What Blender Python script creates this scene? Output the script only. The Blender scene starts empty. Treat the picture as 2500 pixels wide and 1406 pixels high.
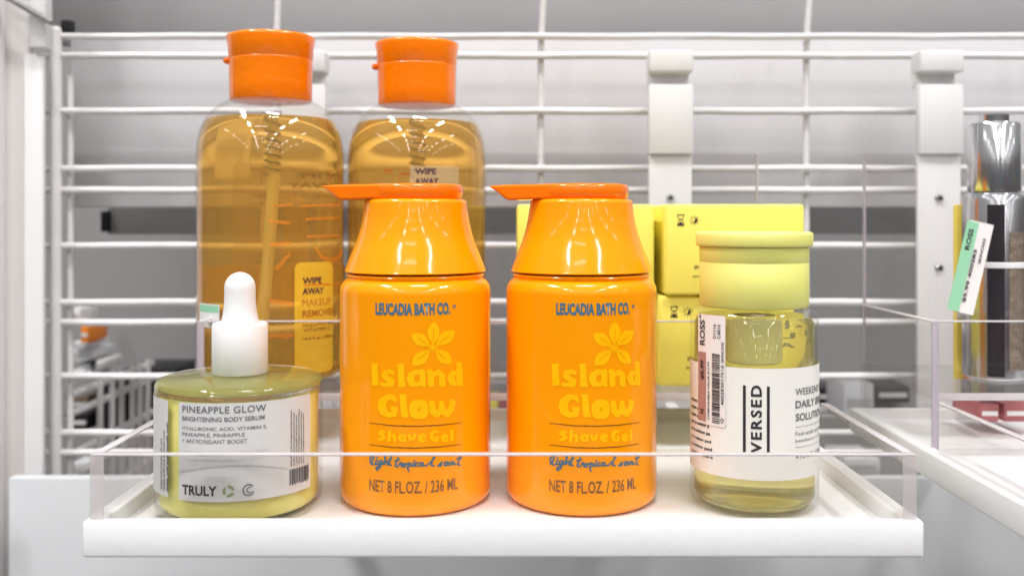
import bpy, bmesh, math, random
from mathutils import Vector, Matrix
import numpy as np
random.seed(7)
SC = bpy.context.scene
COL = SC.collection
S = 0.01                      # everything below is written in centimetres
PI = math.pi
R = math.radians

# ------------------------------------------------------------------ camera
EYE = 10.52                   # eye height above the tray floor (cm)
FPX = 2370.0                  # focal length in photo pixels (photo is 2500 wide)
VX, VY = 1250.0, 537.0        # where the line of sight meets the photo
cd = bpy.data.cameras.new('camera')
cam = bpy.data.objects.new('camera', cd); COL.objects.link(cam)
cam.location = (0, 0, EYE * S); cam.rotation_euler = (PI / 2, 0, 0)
cd.sensor_width = 36; cd.lens = FPX / 2500 * 36
cd.shift_y = -(703 - VY) / 2500
cd.clip_start = 0.01; cd.clip_end = 60
cd.dof.use_dof = True; cd.dof.focus_distance = 0.355; cd.dof.aperture_fstop = 11
SC.camera = cam

# ------------------------------------------------------------------ world and lamps
w = bpy.data.worlds.new('World'); SC.world = w; w.use_nodes = True
bg = w.node_tree.nodes['Background']
bg.inputs[1].default_value = 0.31
def world_nodes():
    # the shop around the fixture: pale ceiling, a band of stocked shelves at eye height, tiled floor
    nt = w.node_tree; N = nt.nodes.new; L = nt.links.new
    tc = N('ShaderNodeTexCoord'); sp = N('ShaderNodeSeparateXYZ'); L(tc.outputs['Generated'], sp.inputs[0])
    rp = N('ShaderNodeValToRGB'); rp.color_ramp.elements[0].position = 0; rp.color_ramp.elements[0].color = (.55, .50, .46, 1)
    mr = N('ShaderNodeMapRange'); mr.inputs[1].default_value = -1; mr.inputs[2].default_value = 1; L(sp.outputs[2], mr.inputs[0]); L(mr.outputs[0], rp.inputs[0])
    e = rp.color_ramp.elements
    for p, c in ((.36, (.62, .57, .53)), (.40, (.16, .15, .15)), (.56, (.22, .21, .20)), (.60, (.80, .80, .80))):
        q = e.new(p); q.color = (*c, 1)
    e[-1].position = 1; e[-1].color = (1.0, .99, .97, 1)
    mp = N('ShaderNodeMapping'); mp.inputs['Scale'].default_value = (9, 9, 22); L(tc.outputs['Generated'], mp.inputs[0])
    vo = N('ShaderNodeTexVoronoi'); vo.inputs['Scale'].default_value = 1.6; L(mp.outputs[0], vo.inputs[0])
    ab = N('ShaderNodeMath'); ab.operation = 'ABSOLUTE'; L(sp.outputs[2], ab.inputs[0])
    m2 = N('ShaderNodeMapRange'); m2.inputs[1].default_value = .10; m2.inputs[2].default_value = .20; m2.inputs[3].default_value = .3; m2.inputs[4].default_value = 0; L(ab.outputs[0], m2.inputs[0])
    mx = N('ShaderNodeMix'); mx.data_type = 'RGBA'; L(m2.outputs[0], mx.inputs[0]); L(rp.outputs[0], mx.inputs[6]); L(vo.outputs['Color'], mx.inputs[7])
    L(mx.outputs[2], bg.inputs[0])
world_nodes()
SC.view_settings.view_transform = 'Standard'; SC.view_settings.look = 'None'
SC.view_settings.exposure = 0.30; SC.view_settings.gamma = 1; SC.view_settings.use_curve_mapping = False
SC.render.engine = 'CYCLES'
SC.cycles.max_bounces = 16; SC.cycles.transmission_bounces = 14; SC.cycles.glossy_bounces = 6
SC.cycles.transparent_max_bounces = 24; SC.cycles.diffuse_bounces = 5
SC.cycles.sample_clamp_indirect = 4.0
SC.cycles.caustics_refractive = True; SC.cycles.caustics_reflective = False
SC.cycles.use_denoising = True

def strip(x, y, z, lx, ly, watt, col=(1, .975, .97)):
    watt *= 0.80
    l = bpy.data.lights.new('ceiling_light', 'AREA'); l.shape = 'RECTANGLE'
    l.size = lx * S; l.size_y = ly * S; l.energy = watt; l.color = col
    o = bpy.data.objects.new('ceiling_light', l); COL.objects.link(o)
    o.location = (x * S, y * S, z * S)
# rows of shop ceiling tubes, running away behind the photographer
for k in range(7):
    g = (2.6, 1.6, .9, .8, .7, .6, .6)[k]
    strip(-115, -10 - 150 * k, 205, 18, 74, 15 * g)
    strip(140, -35 - 150 * k, 210, 18, 74, 14 * g)
strip(15, -25, 215, 60, 12, 26)
for k in range(5):
    strip(430, -120 - 190 * k, 230, 26, 80, 10)
    strip(-430, -160 - 190 * k, 230, 26, 120, 8)
for k in range(5):
    strip(760, -300 - 230 * k, 250, 26, 110, 12)
    strip(290, -700 - 160 * k, 230, 18, 80, 7)
for k in range(4):
    strip(-30 + (k % 2) * 40, -250 - 170 * k, 240, 120, 18, 7)

# ------------------------------------------------------------------ materials
MAT = {}
def nodes(m):
    m.use_nodes = True; nt = m.node_tree
    return nt, nt.nodes['Principled BSDF']
def mat(name, col, rough=.5, metal=0, trans=0, ior=1.45, spec=.5, coat=0, sss=0, bump=0, bscale=60, var=0, vscale=8, alpha=1):
    m = bpy.data.materials.new(name); nt, b = nodes(m)
    b.inputs['Base Color'].default_value = (*col, 1); b.inputs['Roughness'].default_value = rough
    b.inputs['Metallic'].default_value = metal; b.inputs['IOR'].default_value = ior
    b.inputs['Transmission Weight'].default_value = trans; b.inputs['Specular IOR Level'].default_value = spec
    b.inputs['Coat Weight'].default_value = coat; b.inputs['Coat Roughness'].default_value = .03
    b.inputs['Alpha'].default_value = alpha
    if sss:
        b.inputs['Subsurface Weight'].default_value = sss
        b.inputs['Subsurface Radius'].default_value = (1, .5, .2); b.inputs['Subsurface Scale'].default_value = .004
    tc = nt.nodes.new('ShaderNodeTexCoord')
    if bump:
        n = nt.nodes.new('ShaderNodeTexNoise'); n.inputs['Scale'].default_value = bscale; n.inputs['Detail'].default_value = 3
        nt.links.new(tc.outputs['Object'], n.inputs['Vector'])
        bp = nt.nodes.new('ShaderNodeBump'); bp.inputs['Strength'].default_value = bump; bp.inputs['Distance'].default_value = .001
        nt.links.new(n.outputs[0], bp.inputs['Height']); nt.links.new(bp.outputs[0], b.inputs['Normal'])
    if var:
        n = nt.nodes.new('ShaderNodeTexNoise'); n.inputs['Scale'].default_value = vscale; n.inputs['Detail'].default_value = 5
        nt.links.new(tc.outputs['Object'], n.inputs['Vector'])
        mx = nt.nodes.new('ShaderNodeMix'); mx.data_type = 'RGBA'
        mx.inputs[6].default_value = (*[c * (1 - var) for c in col], 1); mx.inputs[7].default_value = (*[min(1, c * (1 + var)) for c in col], 1)
        nt.links.new(n.outputs[0], mx.inputs[0]); nt.links.new(mx.outputs[2], b.inputs['Base Color'])
        mr = nt.nodes.new('ShaderNodeMapRange'); mr.inputs[3].default_value = max(0, rough - .1); mr.inputs[4].default_value = min(1, rough + .12)
        nt.links.new(n.outputs[0], mr.inputs[0]); nt.links.new(mr.outputs[0], b.inputs['Roughness'])
    MAT[name] = m; return m
def clear(name, tint=(1, 1, 1), refl=1.0, rough=.02, base=.02):
    """thin clear plastic: lets light straight through, reflects like a polished sheet"""
    m = bpy.data.materials.new(name); m.use_nodes = True; nt = m.node_tree; nt.nodes.clear()
    out = nt.nodes.new('ShaderNodeOutputMaterial'); tr = nt.nodes.new('ShaderNodeBsdfTransparent')
    tr.inputs[0].default_value = (*tint, 1)
    gl = nt.nodes.new('ShaderNodeBsdfGlossy'); gl.inputs['Roughness'].default_value = rough
    fr = nt.nodes.new('ShaderNodeFresnel'); fr.inputs[0].default_value = 1.45
    ge = nt.nodes.new('ShaderNodeNewGeometry')
    ma = nt.nodes.new('ShaderNodeMath'); ma.operation = 'MULTIPLY_ADD'; ma.inputs[1].default_value = refl; ma.inputs[2].default_value = base
    # a sheet has air on both sides: the far side reflects like the near one, so its total reflection is left out
    inv = nt.nodes.new('ShaderNodeMath'); inv.operation = 'SUBTRACT'; inv.inputs[0].default_value = 1
    mu = nt.nodes.new('ShaderNodeMath'); mu.operation = 'MULTIPLY'
    mx = nt.nodes.new('ShaderNodeMixShader')
    L = nt.links.new
    L(fr.outputs[0], ma.inputs[0]); L(ge.outputs['Backfacing'], inv.inputs[1])
    L(ma.outputs[0], mu.inputs[0]); L(inv.outputs[0], mu.inputs[1])
    L(mu.outputs[0], mx.inputs[0]); L(tr.outputs[0], mx.inputs[1]); L(gl.outputs[0], mx.inputs[2]); L(mx.outputs[0], out.inputs[0])
    MAT[name] = m; return m

mat('orange_plastic', (.94, .325, .001), .16, spec=.25, coat=.35, sss=.04, bump=.03, bscale=140, var=.035, vscale=25)
mat('orange_pump_shaded', (.93, .19, .001), .16, spec=.4, coat=.4, sss=.08)  # shade on head and spout put into a redder orange than the body
mat('yellow_print', (1.0, .50, .0), .3, spec=.3)
mat('blue_print', (.05, .155, .23), .4)
mat('brown_print', (.19, .085, .03), .4)
mat('line_print', (.23, .07, .005), .4)
mat('orange_cap', (.96, .22, .001), .14, spec=.5, coat=.3, sss=.15, bump=.28, bscale=260)
mat('amber_liquid', (1.0, .60, .13), 0.0, trans=.80, ior=1.33)
mat('yellow_liquid', (.99, .94, .40), 0.0, trans=.82, ior=1.33)
mat('serum', (.95, .93, .30), .2, trans=.25, ior=1.3)
mat('jar_glass', (.97, .98, .88), 0.0, trans=1, ior=1.45)
clear('clear_shell', (.97, .96, .94), 1.0, .02, .015)
clear('acrylic', (.965, .96, .955), .8, .02, .01)
mat('acrylic_edge', (.84, .80, .82), .15, trans=.45, ior=1.3)
mat('acrylic_corner', (.66, .61, .61), .12, alpha=.42)
mat('acrylic_violet', (.62, .56, .63), .15, trans=.5, ior=1.2)
mat('white_plastic', (.78, .785, .80), .34, bump=.12, bscale=260, var=.05, vscale=22)
mat('white_metal', (.71, .705, .71), .35, bump=.12, bscale=220, var=.03, vscale=40)
mat('wire_paint', (.69, .68, .68), .30, bump=.45, bscale=200, var=.09, vscale=60)
mat('grey_panel', (.58, .57, .58), .42, bump=.2, bscale=420, var=.05, vscale=12)
mat('dark_panel', (.27, .265, .265), .6, bump=.2, bscale=60, var=.08, vscale=8)
mat('mid_panel', (.35, .345, .35), .6, bump=.2, bscale=60, var=.05, vscale=8)
mat('fascia_paint', (.61, .63, .65), .4, bump=.12, bscale=220, var=.04, vscale=15)
mat('upright_paint', (.70, .67, .65), .45, bump=.15, bscale=90, var=.04, vscale=10)
mat('black', (.012, .012, .013), .5)
mat('dark_ink', (.03, .025, .03), .5)
mat('grey_ink', (.16, .16, .17), .5)
mat('pale_ink', (.52, .52, .52), .5)
mat('green_ink', (.25, .33, .14), .5)
mat('white_rubber', (.83, .83, .83), .4, sss=.2)
mat('white_label', (.80, .79, .78), .45, bump=.03, bscale=100)
mat('cream_label', (.84, .82, .77), .45)
mat('jar_label', (.64, .64, .63), .45)
mat('rose_ink', (.43, .22, .19), .5)
mat('paper', (.84, .80, .79), .5)
mat('yellow_card', (.88, .80, .14), .5, bump=.04, bscale=300, var=.03, vscale=40)
mat('yellow_cap', (.80, .79, .22), .42, bump=.05, bscale=500, sss=.1)
mat('pump_inner', (.92, .93, .72), .5)
mat('amber_panel', (1.0, .62, .04), .4, alpha=.68)
mat('amber_band', (1.0, .74, .10), .9, trans=.65, ior=1.02)
mat('amber_strip', (.90, .28, .02), .4, alpha=.5)
mat('purple_ink', (.05, .01, .04), .5)
mat('orange_ink', (.45, .13, .01), .5)
mat('hazy_label', (.78, .70, .50), .4, alpha=.30)
mat('green_paper', (.30, .62, .40), .5)
mat('chrome', (.80, .80, .83), .17, metal=1)
mat('stones', (.30, .24, .19), .2, metal=.5, bump=1.0, bscale=300, var=.45, vscale=260)
mat('red_pack', (.42, .13, .14), .4, var=.15, vscale=40)
mat('tube_yellow', (.85, .66, .12), .4)
mat('tube_orange', (.90, .26, .02), .4)
mat('dark_gloss', (.03, .025, .03), .15)
mat('brown_pack', (.06, .045, .035), .5)

# ------------------------------------------------------------------ helpers
def P(px, py, D):                       # a photo pixel at distance D (cm) -> a point in the place
    return ((px - VX) * D / FPX, D, EYE + (VY - py) * D / FPX)
def X(px, D): return (px - VX) * D / FPX
def Z(py, D): return EYE + (VY - py) * D / FPX

def link(name, me, m, parent=None, smooth=True, ang=40):
    o = bpy.data.objects.new(name, me); COL.objects.link(o)
    if m: me.materials.append(MAT[m])
    if smooth and len(me.polygons):
        me.shade_smooth(); me.set_sharp_from_angle(angle=R(ang))
    if parent: o.parent = parent
    return o
def finish(bm, name, m, parent=None, smooth=True, ang=40, recalc=True):
    if recalc: bmesh.ops.recalc_face_normals(bm, faces=bm.faces)
    bmesh.ops.scale(bm, vec=(S, S, S), verts=bm.verts)
    me = bpy.data.meshes.new(name); bm.to_mesh(me); bm.free()
    return link(name, me, m, parent, smooth, ang)
def empty(name, label, cat, loc=(0, 0, 0), rz=0, group=None):
    o = bpy.data.objects.new(name, None); COL.objects.link(o)
    o.location = [c * S for c in loc]; o.rotation_euler = (0, 0, rz)
    o.empty_display_size = .01
    tag(o, label, cat, group); return o
def tag(o, label, cat, group=None):
    o['label'] = label; o['category'] = cat
    if group: o['group'] = group
    return o
def structure(o): o['kind'] = 'structure'; return o

def box(bm, x0, x1, y0, y1, z0, z1, bev=0, seg=2):
    v = [bm.verts.new(p) for p in ((x0, y0, z0), (x1, y0, z0), (x1, y1, z0), (x0, y1, z0), (x0, y0, z1), (x1, y0, z1), (x1, y1, z1), (x0, y1, z1))]
    f = [bm.faces.new([v[i] for i in q]) for q in ((0, 1, 2, 3), (4, 7, 6, 5), (0, 4, 5, 1), (1, 5, 6, 2), (2, 6, 7, 3), (3, 7, 4, 0))]
    if bev:
        es = {e for q in f for e in q.edges}
        bmesh.ops.bevel(bm, geom=list(es), offset=bev, segments=seg, profile=.5, affect='EDGES')
    return v
def nbox(name, m, parent, *a, bev=0, seg=2):
    bm = bmesh.new(); box(bm, *a, bev=bev, seg=seg); return finish(bm, name, m, parent)
def tube(bm, pts, r, n=14):
    rings = []
    pts = [Vector(p) for p in pts]
    rs = r if isinstance(r, (list, tuple)) else [r] * len(pts)
    for i, p in enumerate(pts):
        t = (pts[min(i + 1, len(pts) - 1)] - pts[max(i - 1, 0)]).normalized()
        a = t.cross(Vector((0, 1, 0)) if abs(t.y) < .9 else Vector((1, 0, 0))).normalized(); b = t.cross(a)
        rings.append([bm.verts.new(p + (a * math.cos(2 * PI * k / n) + b * math.sin(2 * PI * k / n)) * rs[i]) for k in range(n)])
    for q, s in zip(rings, rings[1:]):
        for k in range(n): bm.faces.new((q[k], q[(k + 1) % n], s[(k + 1) % n], s[k]))
    bm.faces.new(rings[0]); bm.faces.new(rings[-1])
def lathe(bm, prof, n=96, cx=0, cy=0, closed=False):
    """profile of (r, z); radius 0 closes to a point"""
    rings = []
    for r, z in prof:
        if r < 1e-6: rings.append([bm.verts.new((cx, cy, z))])
        else: rings.append([bm.verts.new((cx + r * math.sin(2 * PI * k / n), cy - r * math.cos(2 * PI * k / n), z)) for k in range(n)])
    pairs = list(zip(rings, rings[1:]))
    if closed: pairs.append((rings[-1], rings[0]))
    for a, b in pairs:
        for k in range(n):
            j = (k + 1) % n
            if len(a) == 1 and len(b) == 1: continue
            if len(a) == 1: bm.faces.new((a[0], b[k], b[j]))
            elif len(b) == 1: bm.faces.new((a[k], a[j], b[0]))
            else: bm.faces.new((a[k], a[j], b[j], b[k]))
def nlathe(name, m, parent, prof, n=96, ang=35, **k):
    bm = bmesh.new(); lathe(bm, prof, n, **k); return finish(bm, name, m, parent, ang=ang)
def smooth_prof(pts, it=3):
    for _ in range(it):
        q = [pts[0]]
        for a, b in zip(pts, pts[1:]):
            q += [(a[0] * .75 + b[0] * .25, a[1] * .75 + b[1] * .25), (a[0] * .25 + b[0] * .75, a[1] * .25 + b[1] * .75)]
        pts = q + [pts[-1]]
    return pts
def arc(cx, cz, r, a0, a1, n=8):
    return [(cx + r * math.cos(R(a0 + (a1 - a0) * i / n)), cz + r * math.sin(R(a0 + (a1 - a0) * i / n))) for i in range(n + 1)]

# --- printing: flat shapes (u, v) laid on a surface by a mapping function
class Cyl:
    """upright cylinder of a thing standing at loc; u is arc length from the side facing the viewer, v is height"""
    def __init__(s, loc, rad): s.loc = loc; s.rad = rad
    def hit(s, px, py):
        dx, dz = (px - VX) / FPX, (VY - py) / FPX
        cx, cy = s.loc[0], s.loc[1]
        a = dx * dx + 1; b = -2 * (dx * cx + cy); c = cx * cx + cy * cy - s.rad ** 2
        disc = max(0, b * b - 4 * a * c); t = (-b - math.sqrt(disc)) / (2 * a)
        x, y, z = dx * t - cx, t - cy, EYE + dz * t - s.loc[2]
        return math.atan2(x, -y) * s.rad, z
    def place(s, u, v, off):
        t = u / s.rad; r = s.rad + off
        return (r * math.sin(t), -r * math.cos(t), v)
    seg = .18
class Flat:
    """front face of a box, y = loc.y + dy"""
    def __init__(s, loc, dy): s.loc = loc; s.dy = dy
    def hit(s, px, py):
        D = s.loc[1] + s.dy; p = P(px, py, D); return p[0] - s.loc[0], p[2] - s.loc[2]
    def place(s, u, v, off): return (u, s.dy - off, v)
    seg = None
def lay(bm, surf, off, name, m, parent):
    if surf.seg:
        us = [v.co.x for v in bm.verts]
        if us:
            n0, n1 = math.floor(min(us) / surf.seg), math.ceil(max(us) / surf.seg)
            for k in range(n0, n1 + 1):
                bmesh.ops.bisect_plane(bm, geom=bm.verts[:] + bm.edges[:] + bm.faces[:], plane_co=(k * surf.seg, 0, 0), plane_no=(1, 0, 0))
    for v in bm.verts: v.co = surf.place(v.co.x, v.co.y, off)
    return finish(bm, name, m, parent, smooth=False, recalc=False)
def text_bm(s, bold=0.0, space=1.0):
    c = bpy.data.curves.new('t', 'FONT'); c.body = s; c.size = 1; c.offset = bold; c.resolution_u = 3; c.space_character = space
    o = bpy.data.objects.new('t', c); COL.objects.link(o)
    me = bpy.data.meshes.new_from_object(o.evaluated_get(bpy.context.evaluated_depsgraph_get()))
    bm = bmesh.new(); bm.from_mesh(me); bpy.data.meshes.remove(me); bpy.data.objects.remove(o); bpy.data.curves.remove(c)
    return bm
def add_text(bm, s, u0, v0, u1, v1, bold=0.0, rot=0, mirror=False, space=1.0, slant=0):
    """fit text into a rectangle of the surface; rot 90 reads upwards, -90 downwards"""
    t = text_bm(s, bold, space)
    xs = [v.co.x for v in t.verts]; ys = [v.co.y for v in t.verts]
    if not xs: return
    a0, a1, b0, b1 = min(xs), max(xs), min(ys), max(ys)
    for v in t.verts:
        p = (v.co.x - a0) / (a1 - a0); q = (v.co.y - b0) / (b1 - b0)
        if mirror: p = 1 - p
        if rot == 90: p, q = 1 - q, p
        elif rot == -90: p, q = q, 1 - p
        v.co = (u0 + (u1 - u0) * p + slant * q * (v1 - v0), v0 + (v1 - v0) * q, 0)
    me = bpy.data.meshes.new('t'); t.to_mesh(me); t.free(); bm.from_mesh(me); bpy.data.meshes.remove(me)
def text_px(bm, surf, s, x0, y0, x1, y1, **k):
    xc, yc = (x0 + x1) / 2, (y0 + y1) / 2
    add_text(bm, s, surf.hit(x0, yc)[0], surf.hit(xc, y1)[1], surf.hit(x1, yc)[0], surf.hit(xc, y0)[1], **k)
def rect(bm, u0, v0, u1, v1):
    bm.faces.new([bm.verts.new((a, b, 0)) for a, b in ((u0, v0), (u1, v0), (u1, v1), (u0, v1))])
def rect_px(bm, surf, x0, y0, x1, y1):
    xc, yc = (x0 + x1) / 2, (y0 + y1) / 2
    rect(bm, surf.hit(x0, yc)[0], surf.hit(xc, y1)[1], surf.hit(x1, yc)[0], surf.hit(xc, y0)[1])
def rrect(bm, u0, v0, u1, v1, r=.1, shear=0):
    pts = []
    for cx, cy, a in ((u1 - r, v1 - r, 0), (u0 + r, v1 - r, 90), (u0 + r, v0 + r, 180), (u1 - r, v0 + r, 270)):
        for k in range(5): pts.append((cx + r * math.cos(R(a + 22.5 * k)), cy + r * math.sin(R(a + 22.5 * k))))
    bm.faces.new([bm.verts.new((p[0] + shear * (p[1] - v0), p[1], 0)) for p in pts])
def brush(surf, strokes, cuts=(), cell=.8, polys=()):
    """hand-drawn lettering: swept brush strokes (x, y, radius) merged on a fine raster, then laid on the surface"""
    allp = [q for s in strokes for q in s] + [(x, y, 2) for p in polys for x, y in p]
    x0 = min(p[0] - p[2] for p in allp) - 2; x1 = max(p[0] + p[2] for p in allp) + 2
    y0 = min(p[1] - p[2] for p in allp) - 2; y1 = max(p[1] + p[2] for p in allp) + 2
    nx, ny = int((x1 - x0) / cell), int((y1 - y0) / cell)
    gx, gy = np.meshgrid(x0 + (np.arange(nx) + .5) * cell, y0 + (np.arange(ny) + .5) * cell)
    def sweep(ss):
        M = np.zeros((ny, nx), bool)
        for s in ss:
            s = list(s) if len(s) > 1 else [s[0], s[0]]
            for (ax, ay, ar), (bx, by, br) in zip(s, s[1:]):
                dx, dy = bx - ax, by - ay; L = dx * dx + dy * dy + 1e-9
                t = np.clip(((gx - ax) * dx + (gy - ay) * dy) / L, 0, 1)
                M |= np.hypot(gx - ax - t * dx, gy - ay - t * dy) < ar + (br - ar) * t
        return M
    M = sweep(strokes)
    for poly in polys:
        ins = np.zeros((ny, nx), bool); n = len(poly)
        for i in range(n):
            (ax, ay), (bx, by) = poly[i], poly[(i + 1) % n]
            if ay == by: continue
            c = ((ay > gy) != (by > gy)) & (gx < (bx - ax) * (gy - ay) / (by - ay) + ax); ins ^= c
        M |= ins
    if cuts: M &= ~sweep(cuts)
    bm = bmesh.new()
    for j in range(ny):
        row = np.concatenate(([0], M[j].astype(int), [0])); d = np.diff(row)
        for a, b in zip(np.where(d == 1)[0], np.where(d == -1)[0]):
            n = max(1, int((b - a) * cell / 12))
            for k in range(n):
                xa = x0 + (a + (b - a) * k / n) * cell; xb = x0 + (a + (b - a) * (k + 1) / n) * cell
                ya, yb = y0 + j * cell, y0 + (j + 1) * cell
                bm.faces.new([bm.verts.new((*surf.hit(px, py), 0)) for px, py in ((xa, yb), (xb, yb), (xb, ya), (xa, ya))])
    return bm
def lay_raw(bm, surf, off, name, m, parent):
    for v in bm.verts: v.co = surf.place(v.co.x, v.co.y, off)
    bmesh.ops.remove_doubles(bm, verts=bm.verts, dist=.0005)
    return finish(bm, name, m, parent, smooth=False, recalc=False)
def copy_tree(o, parent=None):
    c = o.copy(); COL.objects.link(c)
    if parent: c.parent = parent
    for ch in o.children: copy_tree(ch, c)
    return c

# ================================================================== THE SETTING
# back wall far behind the wire grid, and the near upper panel
def struct_box(name, m, *a, bev=0): return structure(nbox(name, m, None, *a, bev=bev))
struct_box('wall', 'dark_panel', -60, 70, 96, 98, -60, 60)
struct_box('floor', 'dark_panel', -150, 150, -400, 200, -92, -90)

pan = nbox('back_panel', 'grey_panel', None, -29.4, 60, 64.5, 65.2, Z(507, 64.5), Z(92, 64.5), bev=.15)
tag(pan, 'light grey metal back panel close behind the top half of the wire grid', 'panel')
up = nbox('header_panel', 'mid_panel', None, -35, 60, 67, 67.8, Z(110, 67), Z(-160, 67), bev=.1)
tag(up, 'plain mid grey header panel above and behind the topmost grid wire', 'panel')
# recessed rail under the back panel
rail = empty('shelf_rail', 'grey recessed rail with a black end clip below the back panel', 'rail', (0, 74, 0))
nbox('rail_face', 'mid_panel', rail, X(262, 74), 55, 0, 2, Z(572, 74), Z(480, 74), bev=.1)
nbox('end_clip', 'black', rail, X(246, 73.5), X(264, 73.5), -.6, .6, Z(566, 73.5), Z(516, 73.5), bev=.1)

# ------------------------------------------------------------------ wire grid
G = 61.0
grid = empty('wire_grid', 'white painted wire grid of paired horizontal rods behind all the bottles', 'wire grid', (0, G, 0))
for y in (90, 137, 272, 412, 465, 600, 738, 787, 918, 1056, 1104, 1236):
    bm = bmesh.new(); z = Z(y, G)
    n = 24; x0, x1 = X(104, G), X(2700, G)
    tube(bm, [(x0 + (x1 - x0) * i / n, 0, z + .02 * math.sin(i * 1.7 + y)) for i in range(n + 1)], .225, 14)
    finish(bm, 'horizontal_wire', 'wire_paint', grid, ang=60)
for x in (675, 1320, 1966, 2611):
    bm = bmesh.new(); xx = X(x, G + .6) 
    tube(bm, [(xx, .42, Z(1400, G)), (xx, .42, Z(120, G)), (xx + .08, .42, Z(60, G)), (xx + .25, .2, Z(-60, G))], .2, 14)
    for y in (90, 137, 272, 412, 465, 600, 738, 787, 918, 1056, 1104, 1236):      # weld beads
        bmesh.ops.create_uvsphere(bm, u_segments=10, v_segments=6, radius=.17, matrix=Matrix.Translation((xx, .22, Z(y, G))) @ Matrix.Diagonal((1.7, 1, 1.7, 1)))
    finish(bm, 'vertical_wire', 'wire_paint', grid, ang=60)
bm = bmesh.new(); xx = X(138, G); tube(bm, [(xx, -.1, Z(1500, G)), (xx, -.1, Z(80, G)), (xx, -.1, Z(68, G)), (xx, -.1, Z(65, G))], [.36, .36, .3, .12], 18)
finish(bm, 'frame_post', 'wire_paint', grid, ang=60)
bm = bmesh.new(); xx = X(163, G); tube(bm, [(xx, .5, Z(1500, G)), (xx, .5, Z(180, G))], .2, 12)
finish(bm, 'frame_post', 'wire_paint', grid, ang=60)
nbox('corner_clip', 'black', grid, X(131, G), X(157, G), .9, 1.6, Z(76, G), Z(42, G), bev=.08)

# left upright of the shelving
upr = empty('shelf_upright', 'tall off white shelving upright with a stepped edge at the far left', 'shelf upright', (0, 59.4, 0))
UD = 59.4
nbox('side_panel', 'upright_paint', upr, -45, X(66, UD), .3, .9, -40, 60, bev=.1)
nbox('front_lip', 'white_metal', upr, -45, X(11, UD), -.6, .28, -40, 60, bev=.15)
nbox('slotted_strip', 'white_metal', upr, X(60, UD), X(107, UD), -.1, .28, -40, Z(132, UD), bev=.1)
nbox('mounting_bracket', 'white_metal', upr, X(84, UD), X(124, UD), -.7, .28, Z(122, UD), Z(-120, UD), bev=.1)
bm = bmesh.new(); a = P(28, 0, 58); b = P(118, 52, 58)
tube(bm, [(a[0] - 3, -1.2, a[2] + 1.6), (a[0], -1.1, a[2]), (b[0], -1.0, b[2])], .2, 10); finish(bm, 'brace', 'dark_panel', upr)

# lower fascia in front of the grid
fas = nbox('shelf_fascia', 'fascia_paint', None, X(20, 57), 60, 57, 57.8, -30, Z(1166, 57), bev=.12)
tag(fas, 'broad white metal fascia running low behind and below the two trays', 'shelf fascia')
fas2 = nbox('shelf_fascia', 'white_metal', None, -46, X(6, 56), 54, 54.6, Z(1350, 55), Z(1240, 55), bev=.12)
tag(fas2, 'small end of a white shelf edge at the bottom left corner', 'shelf edge')

# perpendicular side grid seen through the lower left of the main grid
sg = empty('side_grid', 'white wire side grid running away behind the lower left of the main grid', 'wire grid', (X(165, 64), 64, 0))
for z in (-1.1, -2.35, -5.1, -6.6, -8.8):
    bm = bmesh.new(); tube(bm, [(0, 0, z), (0, 15, z)], .27, 10); finish(bm, 'rail_wire', 'wire_paint', sg)
for px in (232, 262, 285, 312, 331, 350):
    d = 29.3 * FPX / (VX - px); bm = bmesh.new(); tube(bm, [(.35, d - 64, -12), (.35, d - 64, -.6)], .22, 10); finish(bm, 'upright_wire', 'wire_paint', sg)
bk = nbox('black_carton', 'black', None, X(300, 86), X(430, 86), 86, 92, Z(1060, 86), Z(900, 86), bev=.1)
tag(bk, 'matt black carton behind the white side grid at lower left', 'box')
bk = nbox('black_carton', 'black', None, X(235, 84), X(292, 84), 84, 90, Z(1075, 84), Z(925, 84), bev=.1)
tag(bk, 'narrow black carton standing left of the wider black one', 'box')

# things on the far shelf seen in gaps
def pack(px0, px1, py0, py1, D, m, label, cat='box', dep=4, rz=0, name='carton', rx=0):
    cx = (X(px0, D) + X(px1, D)) / 2; hw = (X(px1, D) - X(px0, D)) / 2; z0, z1 = Z(py1, D), Z(py0, D)
    e = empty(name, label, cat, (cx, D, z0), rz)
    e.rotation_euler = (rx, 0, rz)
    nbox('body', m, e, -hw, hw, 0, dep, 0, z1 - z0, bev=min(.12, hw * .2))
    nbox('printed_band', 'white_label' if m not in ('white_plastic', 'white_label') else 'pale_ink', e, -hw * .8, hw * .8, -.04, -.01, (z1 - z0) * .35, (z1 - z0) * .6)
    return e
pack(168, 196, 752, 790, 88, 'white_plastic', 'small white carton highest in the cluttered pile at far left')
pack(172, 232, 852, 884, 86, 'white_plastic', 'white bottle lying on its side under the orange one', 'bottle', rz=0, name='fallen_bottle', rx=0)
pack(197, 216, 797, 836, 84, 'tube_orange', 'small bright orange pack in the pile behind the left wires')
pack(170, 222, 836, 846, 85, 'white_plastic', 'thin white tray under the small orange pack', 'tray', name='small_tray')
pack(196, 222, 884, 896, 84, 'black', 'low black tin in the pile behind the left wires', 'tin', name='flat_tin')
pack(234, 252, 880, 902, 84, 'white_label', 'small white pack beside the low black tin')
pack(170, 222, 905, 925, 84, 'white_plastic', 'wide white carton at the foot of the left pile')
pack(165, 215, 1010, 1050, 84, 'dark_gloss', 'dark blue black pack low behind the side grid')
pack(172, 218, 1010 + 120, 1162, 80, 'white_plastic', 'white carton just above the fascia at lower left')
pack(170, 216, 965, 1006, 86, 'stones', 'brownish pack among the lower left wires')
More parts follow.
